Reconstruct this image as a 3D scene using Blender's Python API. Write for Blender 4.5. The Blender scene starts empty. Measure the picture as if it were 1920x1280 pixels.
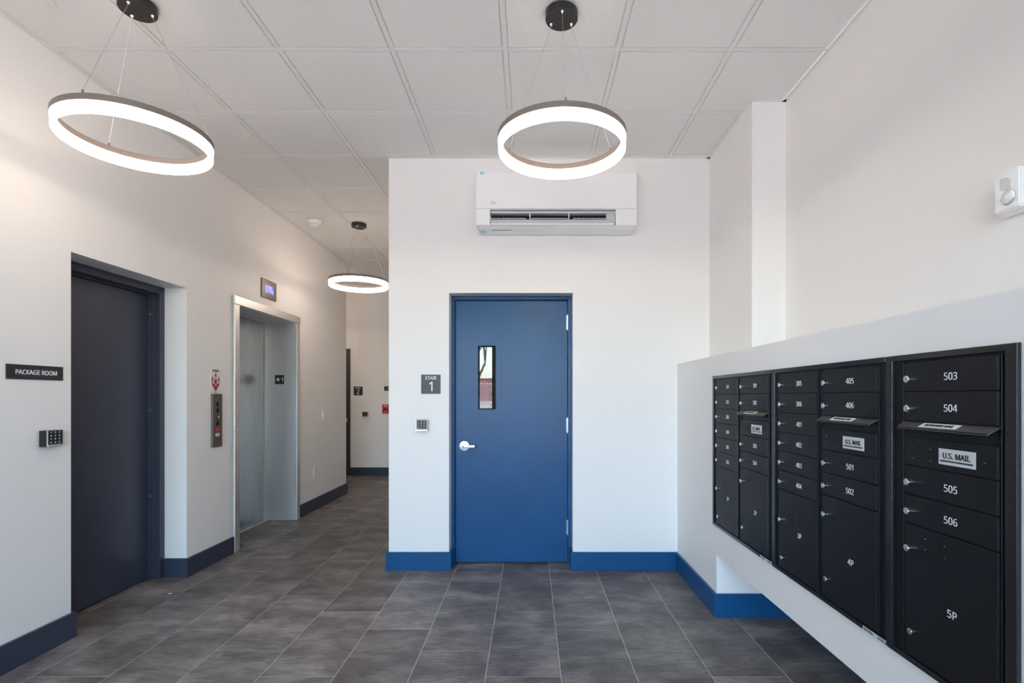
import bpy, bmesh, math, random
from mathutils import Vector, Matrix
random.seed(7)
SC = bpy.context.scene
COL = SC.collection

# ------------------------------------------------------------------ camera, world, exposure
H = 1.36                    # camera height
CEIL = 3.23                 # ceiling height
cam_d = bpy.data.cameras.new('camera')
cam = bpy.data.objects.new('camera', cam_d); COL.objects.link(cam)
cam.location = (0, 0, H); cam.rotation_euler = (math.radians(90), 0, 0)
cam_d.sensor_width = 36.0; cam_d.lens = 963/1920*36
cam_d.shift_x = -(995-960)/1920; cam_d.shift_y = (743-640)/1920
cam_d.clip_start = 0.02; cam_d.clip_end = 300
SC.camera = cam

world = bpy.data.worlds.new('sky'); SC.world = world; world.use_nodes = True
wn = world.node_tree.nodes; wl = world.node_tree.links
sky = wn.new('ShaderNodeTexSky'); sky.sky_type = 'NISHITA'; sky.sun_disc = False
sky.sun_elevation = math.radians(38); sky.sun_rotation = math.radians(20)
sky.air_density = 1.0; sky.dust_density = 2.0; sky.ozone_density = 1.0
SKY_STRENGTH = 1.27
wn['Background'].inputs['Strength'].default_value = SKY_STRENGTH
wl.new(sky.outputs[0], wn['Background'].inputs['Color'])

sun_d = bpy.data.lights.new('sun', 'SUN'); sun = bpy.data.objects.new('sun', sun_d); COL.objects.link(sun)
sun_d.energy = 8.0; sun_d.angle = math.radians(0.6); sun_d.color = (1.0, 0.95, 0.88)
# the sun stands behind the building (towards +Y): it lights the street, not the room
sun.rotation_euler = Vector((-0.25, -0.75, -0.62)).to_track_quat('-Z', 'Y').to_euler()

# daylight portal filling the glazed storefront behind the camera
for nm, x0, x1 in (('daylight_portal', -2.40, -0.80), ('daylight_portal', -0.55, 1.02)):
    pd = bpy.data.lights.new(nm, 'AREA'); po = bpy.data.objects.new(nm, pd); COL.objects.link(po)
    pd.shape = 'RECTANGLE'; pd.size = x1-x0; pd.size_y = 2.8; pd.cycles.is_portal = True
    po.location = ((x0+x1)/2, -1.93, 1.5); po.rotation_euler = (math.radians(90), 0, 0)

vs = SC.view_settings
SC.display_settings.display_device = 'sRGB'
vs.view_transform = 'Standard'; vs.look = 'None'; vs.gamma = 1.0; vs.use_curve_mapping = False
vs.exposure = 1.32
SC.cycles.use_denoising = True
SC.cycles.max_bounces = 12; SC.cycles.diffuse_bounces = 8; SC.cycles.glossy_bounces = 5
SC.cycles.transparent_max_bounces = 12
SC.cycles.sample_clamp_indirect = 6.0
SC.cycles.caustics_reflective = False; SC.cycles.caustics_refractive = False
RING_EMIT = 6.2
RING_COL = (1.0, 0.82, 0.68, 1)

# ------------------------------------------------------------------ materials
def mat(name, col, rough=0.5, metal=0.0, spec=0.5, coat=0.0):
    m = bpy.data.materials.new(name); m.use_nodes = True
    b = m.node_tree.nodes['Principled BSDF']
    b.inputs['Base Color'].default_value = (*col, 1); b.inputs['Roughness'].default_value = rough
    b.inputs['Metallic'].default_value = metal; b.inputs['Specular IOR Level'].default_value = spec
    b.inputs['Coat Weight'].default_value = coat
    return m
def N(m, t): return m.node_tree.nodes.new(t)
def L(m, a, b): m.node_tree.links.new(a, b)
def P(m): return m.node_tree.nodes['Principled BSDF']
def add_noise(m, col, amt, scale, bump=0.0, bscale=200.0, stretch=(1, 1, 1), rough=None, space='Object', dist=0.001):
    """mottled colour and fine relief"""
    tc = N(m, 'ShaderNodeTexCoord'); mp = N(m, 'ShaderNodeMapping'); mp.inputs['Scale'].default_value = stretch
    L(m, tc.outputs[space], mp.inputs['Vector'])
    n = N(m, 'ShaderNodeTexNoise'); n.inputs['Scale'].default_value = scale; n.inputs['Detail'].default_value = 5
    L(m, mp.outputs[0], n.inputs['Vector'])
    cr = N(m, 'ShaderNodeValToRGB'); cr.color_ramp.elements[0].position = .3; cr.color_ramp.elements[1].position = .7
    cr.color_ramp.elements[0].color = (*[c*(1-amt) for c in col], 1)
    cr.color_ramp.elements[1].color = (*[min(1, c*(1+amt)) for c in col], 1)
    L(m, n.outputs['Fac'], cr.inputs['Fac']); L(m, cr.outputs[0], P(m).inputs['Base Color'])
    if bump:
        n2 = N(m, 'ShaderNodeTexNoise'); n2.inputs['Scale'].default_value = bscale; n2.inputs['Detail'].default_value = 3
        L(m, mp.outputs[0], n2.inputs['Vector'])
        bp = N(m, 'ShaderNodeBump'); bp.inputs['Strength'].default_value = bump; bp.inputs['Distance'].default_value = dist
        L(m, n2.outputs['Fac'], bp.inputs['Height']); L(m, bp.outputs[0], P(m).inputs['Normal'])
    if rough:
        mr = N(m, 'ShaderNodeMapRange'); mr.inputs['To Min'].default_value = rough[0]; mr.inputs['To Max'].default_value = rough[1]
        L(m, n.outputs['Fac'], mr.inputs['Value']); L(m, mr.outputs[0], P(m).inputs['Roughness'])
    return m
M = {}
M['wall'] = add_noise(mat('wall_paint', (.865, .848, .832), .55, spec=.3), (.865, .848, .832), .012, 1.3, .12, 160)
M['ceiling'] = add_noise(mat('ceiling_tile', (.84, .832, .815), .9, spec=.1), (.84, .832, .815), .02, 60, .5, 260, dist=.0015)
M['grid'] = mat('ceiling_grid', (.82, .81, .795), .5, spec=.3)
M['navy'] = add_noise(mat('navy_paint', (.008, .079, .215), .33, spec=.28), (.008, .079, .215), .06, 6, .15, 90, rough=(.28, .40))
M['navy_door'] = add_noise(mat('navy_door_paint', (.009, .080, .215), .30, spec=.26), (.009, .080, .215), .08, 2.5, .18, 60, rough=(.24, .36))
M['slate_door'] = add_noise(mat('slate_door_paint', (.042, .048, .075), .36, spec=.5), (.042, .048, .075), .06, 2.5, .18, 60, rough=(.30, .42))  # navy door paint again, its greyer look away from the skylight put into the colour
M['slate'] = add_noise(mat('slate_base_paint', (.036, .045, .075), .40, spec=.5), (.036, .045, .075), .06, 6, .15, 90, rough=(.34, .46))  # shaded copy of the navy baseboard paint, for the left wall and hall
M['brown_door'] = mat('dark_hall_door_paint', (.045, .04, .045), .4)
M['grout'] = add_noise(mat('grout', (.62, .60, .585), .85, spec=.2), (.62, .60, .585), .08, 30)
M['black'] = mat('black_plastic', (.012, .012, .014), .35)
M['dark'] = mat('dark_void', (.006, .006, .007), .8)
M['sign'] = mat('sign_black', (.022, .021, .024), .45)
M['sign_grey'] = mat('sign_grey', (.070, .072, .085), .5)
M['white'] = mat('white_lettering', (.85, .85, .85), .5)
M['plastic'] = mat('white_plastic', (.93, .93, .93), .22, spec=.5)
M['plastic_grey'] = mat('light_grey_plastic', (.60, .62, .64), .35)
M['chrome'] = mat('polished_metal', (.78, .76, .73), .27, metal=1)
M['satin'] = mat('satin_metal', (.72, .73, .75), .32, metal=1)
M['canopy'] = add_noise(mat('canopy_metal', (.035, .032, .030), .42, metal=.4), (.035, .032, .030), .1, 30)
M['ring_cap'] = mat('ring_cap_metal', (.24, .20, .18), .5, metal=.2)
M['wire'] = mat('steel_cable', (.55, .54, .52), .4, metal=.6)
M['red'] = mat('red_plastic', (.60, .02, .03), .35)
M['red_ink'] = mat('red_ink', (.42, .02, .04), .6)
M['paper'] = mat('white_card', (.80, .79, .76), .6)
M['ink'] = mat('black_ink', (.02, .02, .02), .6)
M['label'] = mat('silver_label', (.66, .67, .69), .35, metal=.1)
M['bronze'] = add_noise(mat('bronze_plate', (.17, .145, .13), .38, metal=.6), (.17, .145, .13), .06, 40)
M['tape'] = mat('blue_tape', (.35, .66, .78), .5)
M['grey_print'] = mat('grey_print', (.30, .31, .32), .6)
M['faint'] = mat('faint_display', (.95, .95, .95), .3)
M['asphalt'] = add_noise(mat('pale_paving', (.52, .48, .45), .9), (.52, .48, .45), .2, 3)
M['brickred'] = add_noise(mat('far_red_wall', (.20, .09, .10), .9), (.20, .09, .10), .15, 2)
M['bark'] = add_noise(mat('bark', (.07, .055, .05), .9), (.07, .055, .05), .3, 20)
M['galv'] = mat('galvanised', (.55, .56, .58), .5, metal=.5)

# lamp diffuser
m = bpy.data.materials.new('lit_diffuser'); m.use_nodes = True
P(m).inputs['Base Color'].default_value = (.9, .9, .88, 1)
P(m).inputs['Emission Color'].default_value = RING_COL; P(m).inputs['Emission Strength'].default_value = RING_EMIT
M['lit'] = m
m = mat('lit_screen', (.02, .02, .1), .3)
tc = N(m, 'ShaderNodeTexCoord'); g = N(m, 'ShaderNodeTexNoise'); g.inputs['Scale'].default_value = 14
L(m, tc.outputs['Object'], g.inputs['Vector'])
cr = N(m, 'ShaderNodeValToRGB'); cr.color_ramp.elements[0].color = (.03, .07, .85, 1); cr.color_ramp.elements[1].color = (.30, .22, 1, 1)
cr.color_ramp.elements[0].position = .35; cr.color_ramp.elements[1].position = .65
L(m, g.outputs['Fac'], cr.inputs['Fac']); L(m, cr.outputs[0], P(m).inputs['Emission Color']); P(m).inputs['Emission Strength'].default_value = .95
M['screen'] = m
m = mat('lit_digit', (.1, .1, .1), .3); P(m).inputs['Emission Color'].default_value = (.6, .7, 1, 1); P(m).inputs['Emission Strength'].default_value = 1.0
M['digit'] = m

# clear glass: light passes, the surface mirrors by the angle
m = bpy.data.materials.new('clear_glass'); m.use_nodes = True; m.node_tree.nodes.remove(P(m))
tr = N(m, 'ShaderNodeBsdfTransparent'); tr.inputs[0].default_value = (.96, .98, .97, 1)
gl = N(m, 'ShaderNodeBsdfGlossy'); gl.inputs['Roughness'].default_value = 0.0
fr = N(m, 'ShaderNodeFresnel'); fr.inputs['IOR'].default_value = 1.5; mx = N(m, 'ShaderNodeMixShader')
L(m, fr.outputs[0], mx.inputs[0]); L(m, tr.outputs[0], mx.inputs[1]); L(m, gl.outputs[0], mx.inputs[2])
L(m, mx.outputs[0], m.node_tree.nodes['Material Output'].inputs['Surface'])
M['glass'] = m
m = mat('vision_glass', (.008, .010, .012), .01, spec=.5); P(m).inputs['IOR'].default_value = 1.85
M['mirror_glass'] = m

# brushed stainless
def brushed(name, col, stretch, r0, r1):
    m = mat(name, col, .28, metal=1)
    tc = N(m, 'ShaderNodeTexCoord'); mp = N(m, 'ShaderNodeMapping'); mp.inputs['Scale'].default_value = stretch
    L(m, tc.outputs['Object'], mp.inputs['Vector'])
    n = N(m, 'ShaderNodeTexNoise'); n.inputs['Scale'].default_value = 3; n.inputs['Detail'].default_value = 6
    L(m, mp.outputs[0], n.inputs['Vector'])
    mr = N(m, 'ShaderNodeMapRange'); mr.inputs['To Min'].default_value = r0; mr.inputs['To Max'].default_value = r1
    L(m, n.outputs['Fac'], mr.inputs['Value']); L(m, mr.outputs[0], P(m).inputs['Roughness'])
    bp = N(m, 'ShaderNodeBump'); bp.inputs['Strength'].default_value = .05; bp.inputs['Distance'].default_value = .0005
    L(m, n.outputs['Fac'], bp.inputs['Height']); L(m, bp.outputs[0], P(m).inputs['Normal'])
    return m
M['steel'] = brushed('brushed_stainless', (.84, .84, .84), (60, .6, 60), .40, .50)
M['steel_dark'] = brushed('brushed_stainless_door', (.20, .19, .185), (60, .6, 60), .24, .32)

# powder-coated textured black for the mailboxes
m = mat('black_textured_enamel', (.0035, .0042, .0065), .50, spec=.36)
tc = N(m, 'ShaderNodeTexCoord')
n = N(m, 'ShaderNodeTexNoise'); n.inputs['Scale'].default_value = 420; n.inputs['Detail'].default_value = 2
L(m, tc.outputs['Object'], n.inputs['Vector'])
bp = N(m, 'ShaderNodeBump'); bp.inputs['Strength'].default_value = .55; bp.inputs['Distance'].default_value = .0009
L(m, n.outputs['Fac'], bp.inputs['Height']); L(m, bp.outputs[0], P(m).inputs['Normal'])
M['enamel'] = m
M['edge'] = mat('black_enamel_edge', (.012, .013, .016), .24, spec=.6)
M['bolt'] = mat('black_bolt', (.05, .05, .055), .22, metal=.7)
m = mat('slot_hood_metal', (.20, .19, .18), .36, metal=.75)
M['hood'] = m

# floor tile: brushed concrete look, tone differs tile by tile
m = mat('floor_tile', (.11, .105, .10), .4, spec=.5)
tc = N(m, 'ShaderNodeTexCoord'); oi = N(m, 'ShaderNodeObjectInfo'); ad = N(m, 'ShaderNodeVectorMath'); ad.operation = 'MULTIPLY_ADD'
cmb = N(m, 'ShaderNodeCombineXYZ')
for k in range(3): L(m, oi.outputs['Random'], cmb.inputs[k])
ad.inputs[1].default_value = (37, 53, 11); L(m, cmb.outputs[0], ad.inputs[0]); L(m, tc.outputs['Object'], ad.inputs[2])
def fnoise(stretch, scale, detail=6, rough=.6, dist=0):
    mp = N(m, 'ShaderNodeMapping'); mp.inputs['Scale'].default_value = stretch; L(m, ad.outputs[0], mp.inputs['Vector'])
    n = N(m, 'ShaderNodeTexNoise'); n.inputs['Scale'].default_value = scale; n.inputs['Detail'].default_value = detail
    n.inputs['Roughness'].default_value = rough; n.inputs['Distortion'].default_value = dist
    L(m, mp.outputs[0], n.inputs['Vector']); return n
big = fnoise((1, 1.6, 1), 3.2, 6, .62, .4); streak = fnoise((2.2, 16, 1), 4.5, 6, .7); fine = fnoise((14, 60, 1), 5, 3, .6)
mA = N(m, 'ShaderNodeMath'); mA.operation = 'MULTIPLY_ADD'; mA.inputs[1].default_value = .55
L(m, big.outputs['Fac'], mA.inputs[0])
mB = N(m, 'ShaderNodeMath'); mB.operation = 'MULTIPLY'; mB.inputs[1].default_value = .32; L(m, streak.outputs['Fac'], mB.inputs[0])
L(m, mB.outputs[0], mA.inputs[2])
mC = N(m, 'ShaderNodeMath'); mC.operation = 'MULTIPLY_ADD'; mC.inputs[1].default_value = .13; L(m, fine.outputs['Fac'], mC.inputs[0]); L(m, mA.outputs[0], mC.inputs[2])
cr = N(m, 'ShaderNodeValToRGB'); e = cr.color_ramp.elements
e[0].position = .41; e[0].color = (.092, .079, .073, 1); e[1].position = .61; e[1].color = (.315, .278, .259, 1)
x = e.new(.51); x.color = (.178, .156, .145, 1)
L(m, mC.outputs[0], cr.inputs['Fac'])
hv = N(m, 'ShaderNodeHueSaturation'); mr = N(m, 'ShaderNodeMapRange'); mr.inputs['To Min'].default_value = .82; mr.inputs['To Max'].default_value = 1.18
L(m, oi.outputs['Random'], mr.inputs['Value']); L(m, mr.outputs[0], hv.inputs['Value']); L(m, cr.outputs[0], hv.inputs['Color'])
L(m, hv.outputs[0], P(m).inputs['Base Color'])
mr2 = N(m, 'ShaderNodeMapRange'); mr2.inputs['To Min'].default_value = .34; mr2.inputs['To Max'].default_value = .56
L(m, streak.outputs['Fac'], mr2.inputs['Value']); L(m, mr2.outputs[0], P(m).inputs['Roughness'])
bp = N(m, 'ShaderNodeBump'); bp.inputs['Strength'].default_value = .15; bp.inputs['Distance'].default_value = .0008
L(m, fine.outputs['Fac'], bp.inputs['Height']); L(m, bp.outputs[0], P(m).inputs['Normal'])
M['tile'] = m

# ------------------------------------------------------------------ builders
def tag(o, label=None, cat=None, group=None, kind=None):
    if label: o['label'] = label
    if cat: o['category'] = cat
    if group: o['group'] = group
    if kind: o['kind'] = kind
    return o
def thing(name, mw=None, label=None, cat=None, group=None, kind=None):
    o = bpy.data.objects.new(name, None); COL.objects.link(o); o.empty_display_size = .05
    if mw is not None: o.matrix_world = mw
    return tag(o, label, cat, group, kind)
def frame(loc, side):
    """local u = viewer's right, v = up, w = out of the wall"""
    u, v, w = {'left': ((0,1,0),(0,0,1),(1,0,0)), 'back': ((1,0,0),(0,0,1),(0,-1,0)), 'right': ((0,-1,0),(0,0,1),(-1,0,0))}[side]
    R = Matrix((u, v, w)).transposed().to_4x4()
    return Matrix.Translation(loc) @ R
_font_cache = {}
FONT = None
try:                                    # the plain sans that ships with Blender; its built-in face otherwise
    import os
    _fp = os.path.join(bpy.utils.system_resource('DATAFILES'), 'fonts', 'NotoSansHebrew-Regular.woff2')
    if os.path.exists(_fp): FONT = bpy.data.fonts.load(_fp)
except Exception:
    FONT = None
_cap = []
def text_mesh(body, size, bold=0.0, xs=1.0, ext=0.0004, spacing=1.0):
    key = (body, size, bold, xs, spacing)
    if key in _font_cache: return _font_cache[key]
    c = bpy.data.curves.new('t', 'FONT'); c.body = body; c.size = size
    if FONT: c.font = FONT
    c.size = size; c.align_x = 'CENTER'; c.align_y = 'CENTER'
    c.extrude = ext; c.resolution_u = 3; c.space_character = spacing
    o = bpy.data.objects.new('t', c); COL.objects.link(o)
    bpy.context.view_layer.update()
    me = bpy.data.meshes.new_from_object(o.evaluated_get(bpy.context.evaluated_depsgraph_get()))
    bpy.data.objects.remove(o); bpy.data.curves.remove(c)
    xsl = [v.co.x for v in me.vertices]; ysl = [v.co.y for v in me.vertices]
    cx, cy = (min(xsl)+max(xsl))/2, (min(ysl)+max(ysl))/2
    k = .72*size/max(1e-6, max(ysl)-min(ysl))      # size is set so that capitals stand .72 of it
    for v in me.vertices: v.co.x = (v.co.x-cx)*xs*k; v.co.y = (v.co.y-cy)*k
    if bold > 0:                                    # heavier strokes: the same outline laid again a hair to each side
        bmx = bmesh.new(); d = bold*size*.75
        for q, (dx, dy) in enumerate(((-d, 0), (d, 0), (0, -d), (0, d), (0, 0))):
            n0 = len(bmx.verts); bmx.from_mesh(me); bmx.verts.ensure_lookup_table()
            for v in bmx.verts[n0:]: v.co.x += dx; v.co.y += dy; v.co.z += .00015*q
        bmx.to_mesh(me); bmx.free()
    _font_cache[key] = me
    return me
class B:
    def __init__(s): s.bm = bmesh.new()
    def _bev(s, geo, bevel, seg=2):
        if bevel: bmesh.ops.bevel(s.bm, geom=[e for e in geo if isinstance(e, bmesh.types.BMEdge)], offset=bevel, segments=seg, affect='EDGES', profile=.5, clamp_overlap=True)
    def box(s, a0, a1, b0, b1, c0, c1, bevel=0, seg=2):
        a0, a1 = sorted((a0, a1)); b0, b1 = sorted((b0, b1)); c0, c1 = sorted((c0, c1))
        r = bmesh.ops.create_cube(s.bm, size=1, matrix=Matrix.Translation(((a0+a1)/2, (b0+b1)/2, (c0+c1)/2)) @ Matrix.Diagonal((a1-a0, b1-b0, c1-c0, 1)))
        if bevel:
            es = set(e for v in r['verts'] for e in v.link_edges); s._bev(list(es), bevel, seg)
        return s
    def cyl(s, c, r, d, axis='z', seg=24, r2=None, bevel=0):
        """disc/cylinder starting at c and running d along the axis"""
        rot = {'z': Matrix(), 'x': Matrix.Rotation(math.pi/2, 4, 'Y'), 'y': Matrix.Rotation(-math.pi/2, 4, 'X')}[axis]
        off = {'z': Vector((0,0,d/2)), 'x': Vector((d/2,0,0)), 'y': Vector((0,d/2,0))}[axis]
        if r2 is None: r2 = r
        g = bmesh.ops.create_cone(s.bm, cap_ends=True, segments=seg, radius1=r, radius2=r2, depth=abs(d), matrix=Matrix.Translation(Vector(c)+off) @ rot)
        if bevel:
            es = [e for v in g['verts'] for e in v.link_edges if len(e.link_faces) == 2 and any(len(f.verts) > 4 for f in e.link_faces)]
            s._bev(list(set(es)), bevel)
        return s
    def sphere(s, c, r, sc=(1,1,1), seg=16):
        bmesh.ops.create_uvsphere(s.bm, u_segments=seg, v_segments=seg//2, radius=r, matrix=Matrix.Translation(c) @ Matrix.Diagonal((*sc, 1)))
        return s
    def lathe(s, c, prof, seg=48, closed=False):
        """prof = [(r, z)...] about the z axis at c"""
        rings = []
        for (r, z) in prof:
            rings.append([s.bm.verts.new((c[0]+r*math.cos(2*math.pi*k/seg), c[1]+r*math.sin(2*math.pi*k/seg), c[2]+z)) for k in range(seg)])
        n = len(rings)
        for i in range(n if closed else n-1):
            A, Bq = rings[i], rings[(i+1) % n]
            for k in range(seg): s.bm.faces.new((A[k], A[(k+1) % seg], Bq[(k+1) % seg], Bq[k]))
        if not closed:
            for rg in (rings[0], rings[-1]):
                try: s.bm.faces.new(rg)
                except ValueError: pass
        return s
    def tube(s, a, b, r, seg=8, r2=None):
        a, b = Vector(a), Vector(b); d = b-a
        q = d.to_track_quat('Z', 'Y').to_matrix().to_4x4()
        bmesh.ops.create_cone(s.bm, cap_ends=True, segments=seg, radius1=r, radius2=r if r2 is None else r2, depth=d.length, matrix=Matrix.Translation((a+b)/2) @ q)
        return s
    def prism(s, pts, c0, c1, plane='uv'):
        """extrude a polygon; plane uv -> along w, vw -> along u"""
        def mk(p, c): return (p[0], p[1], c) if plane == 'uv' else (c, p[0], p[1])
        A = [s.bm.verts.new(mk(p, c0)) for p in pts]; Bq = [s.bm.verts.new(mk(p, c1)) for p in pts]
        s.bm.faces.new(A); s.bm.faces.new(Bq[::-1])
        for i in range(len(pts)): s.bm.faces.new((A[i], Bq[i], Bq[(i+1) % len(pts)], A[(i+1) % len(pts)]))
        return s
    def text(s, body, size, u, v, w, bold=.0, xs=1.0, mtx=None, spacing=1.0):
        me = text_mesh(body, size, bold, xs, spacing=spacing); n0 = len(s.bm.verts); s.bm.from_mesh(me); s.bm.verts.ensure_lookup_table()
        T = Matrix.Translation((u, v, w)) if mtx is None else mtx
        for vv in s.bm.verts[n0:]: vv.co = T @ vv.co
        return s
    def build(s, name, m, parent=None, smooth=True, label=None, kind=None):
        me = bpy.data.meshes.new(name)
        bmesh.ops.recalc_face_normals(s.bm, faces=s.bm.faces[:])
        s.bm.to_mesh(me); s.bm.free()
        me.materials.append(m)
        if smooth:
            for p in me.polygons: p.use_smooth = True
            me.set_sharp_from_angle(angle=math.radians(32))
        o = bpy.data.objects.new(name, me); COL.objects.link(o)
        if parent is not None: o.parent = parent
        return tag(o, label, kind=kind)
def copy_tree(o, parent=None, mw=None):
    c = o.copy(); COL.objects.link(c)
    if parent is not None: c.parent = parent; c.matrix_parent_inverse = o.matrix_parent_inverse.copy()
    if mw is not None: c.matrix_world = mw
    for ch in list(o.children): copy_tree(ch, c)
    return c

# ------------------------------------------------------------------ room shell
XL, XR, YB, YF = -2.594, 1.616, 4.03, -1.80       # left wall, right wall, back wall, glazed front
XC, YE, YH = -1.113, 7.22, 8.83                   # corridor corner, end of left wall, hall end wall
XM = 1.151                                        # mailbox half wall
W = 'structure'
# openings in the left wall
PD0, PD1, PDT = 2.898, 3.873, 2.176               # package-room recess
EL0, EL1, ELT = 4.545, 5.66, 2.165                # elevator opening
b = B()
XO = -3.05
b.box(XO, XL, YF, PD0, 0, CEIL); b.box(XO, XL, PD0, PD1, PDT, CEIL); b.box(XO, -2.91, PD0, PD1, 0, PDT)
b.box(XO, XL, PD1, EL0, 0, CEIL); b.box(XO, XL, EL0, EL1, ELT, CEIL); b.box(XO, -2.99, EL0, EL1, 0, ELT)
b.box(XO, XL, EL1, YE, 0, CEIL)
b.build('wall_left', M['wall'], smooth=False, kind=W)
SD0, SD1, SDT = -.640, .3306, 2.172
b = B()
b.box(XC, SD0, YB, 4.32, 0, CEIL); b.box(SD0, SD1, YB, 4.32, SDT, CEIL); b.box(SD1, XR, YB, 4.32, 0, CEIL); b.box(SD0, SD1, 4.25, 4.32, 0, SDT)
b.build('wall_back', M['wall'], smooth=False, kind=W)
B().box(XC, XC+.2, 4.32, YH, 0, CEIL).build('wall_corridor', M['wall'], smooth=False, kind=W)
FD0, FD1, FDT = -4.05, -3.10, 2.18
b = B()
b.box(-5.2, FD0, YH, YH+.25, 0, CEIL); b.box(FD0, FD1, YH, YH+.25, FDT, CEIL); b.box(FD1, XC+.2, YH, YH+.25, 0, CEIL); b.box(FD0, FD1, YH+.15, YH+.25, 0, FDT)
b.build('wall_hall_end', M['wall'], smooth=False, kind=W)
B().box(-5.2, XO, YE-.2, YE, 0, CEIL).build('wall_hall_near', M['wall'], smooth=False, kind=W)
B().box(-5.35, -5.2, YE-.2, YH+.25, 0, CEIL).build('wall_hall_left', M['wall'], smooth=False, kind=W)
B().box(XR, XR+.15, YF, 4.32, 0, CEIL).build('wall_right', M['wall'], smooth=False, kind=W)
B().box(1.403, XR, 3.256, YB, 1.615, CEIL).build('wall_pilaster', M['wall'], smooth=False, kind=W)
# mailbox half wall, open below for knee space
MB0, MB1, MZ0, MZ1 = 1.222, 3.200, H-.786, H+.116  # hole for the mailboxes
b = B()
b.box(XM, XR, MB1, YB, .38, 1.615, ); b.box(XM, XR, YF, MB0, .38, 1.615)
b.box(XM, XR, MB0, MB1, .38, MZ0); b.box(XM, XR, MB0, MB1, MZ1, 1.615)
b.box(XM, XR, 3.18, YB, 0, .38)
b.build('wall_mailbox', M['wall'], smooth=False, kind=W)
# front wall with storefront glazing
b = B()
Y0, Y1 = YF-.15, YF
b.box(XO, -2.45, Y0, Y1, 0, CEIL); b.box(1.05, XR+.15, Y0, Y1, 0, CEIL); b.box(-2.45, 1.05, Y0, Y1, 2.92, CEIL); b.box(-2.45, 1.05, Y0, Y1, 0, .10)
b.build('wall_front', M['wall'], smooth=False, kind=W)
win = thing('window_1', kind=W)
fm = mat('storefront_frame', (.02, .02, .022), .4)
b = B()
for x0, x1 in ((-2.45, -2.39), (-1.66, -1.60), (-.77, -.56), (.22, .28), (.99, 1.05)): b.box(x0, x1, -1.92, -1.82, .10, 2.92)
b.box(-2.39, .99, -1.92, -1.82, .10, .18); b.box(-2.39, .99, -1.92, -1.82, 2.86, 2.92)
b.build('window_frame', fm, win, smooth=False)
for x0, x1 in ((-2.39, -1.66), (-1.60, -.77), (-.56, .22), (.28, .99)):
    B().box(x0, x1, -1.875, -1.865, .18, 2.86).build('window_pane', M['glass'], win, smooth=False)

# floor: grout bed with individual tiles
fl = B().box(-5.35, XR+.15, YF-.15, YH+.25, -.12, -.0008).build('floor', M['grout'], smooth=False, kind=W)
TW, TL, GAP = .3667, .7585, .0036
full_tile = None
def in_room(x0, x1, y0, y1):
    for (a0, a1, c0, c1) in ((XO+.1, XR, YF, 4.26), (XO+.1, XC, 4.0, YH+.16), (-5.2, XC, YE, YH+.16)):
        if x1 > a0+.01 and x0 < a1-.01 and y1 > c0+.01 and y0 < c1-.01: return True
    return False
for k in range(-14, 6):
    x1 = .147+TW*k; x0 = x1-TW
    for n in range(-7, 11):
        y0 = 2.495-.2528*k+TL*n; y1 = y0+TL
        if not in_room(x0, x1, y0, y1): continue
        a0, a1 = max(x0, -5.2), min(x1, XR); c0, c1 = max(y0, YF), min(y1, YH+.16)
        if a1-a0 < .02 or c1-c0 < .02: continue
        cx, cy = (a0+a1)/2, (c0+c1)/2
        whole = abs((a1-a0)-TW) < 1e-6 and abs((c1-c0)-TL) < 1e-6
        if whole and full_tile:
            o = full_tile.copy(); COL.objects.link(o); o.parent = fl
        else:
            hx, hy = (a1-a0-GAP)/2, (c1-c0-GAP)/2
            o = B().box(-hx, hx, -hy, hy, -.006, 0).build('floor_tile', M['tile'], fl, smooth=False)
            if whole: full_tile = o
        o.location = (cx, cy, 0)

# ceiling: slab, grid bars and lay-in tiles
ce = B().box(-5.35, XR+.15, YF-.15, YH+.25, CEIL+.05, CEIL+.12).build('ceiling', M['grid'], smooth=False, kind=W)
GX = [-.138+.61*k for k in range(-9, 4)]; GY = [2.165+.61*k for k in range(-7, 12)]
def ceil_x(y0, y1):      # x extent of ceiling for a span in y
    if y0 >= YE-.02: return -5.2, XC
    if y0 >= YB-.05: return XL, XC
    return XL, XR
def bar(a0, a1, c0, c1, up=0):
    B().box(a0, a1, c0, c1, CEIL+up, CEIL+.02, .0012, 1).build('grid_bar', M['grid'], ce, smooth=False)
for gy in GY:
    if gy < YF+.03: continue
    a0, a1 = ceil_x(gy, gy)
    if abs(gy-YB) < .06: a0, a1 = XL, XR
    bar(a0, a1, gy-.012, gy+.012, .0008)
for gx in GX:
    if XC < gx < XR: bar(gx-.012, gx+.012, YF, YB)
    elif XL < gx <= XC: bar(gx-.012, gx+.012, YF, YH)
    elif gx > -5.2 and gx < XL: bar(gx-.012, gx+.012, YE, YH)
tile_full = None
XS = [-5.2]+GX[1:]+[XR] if GX[0] < -5.2 else [-5.2]+GX+[XR]
YS = [YF]+[g for g in GY if YF+.05 < g < YH-.05]+[YH]
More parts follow.
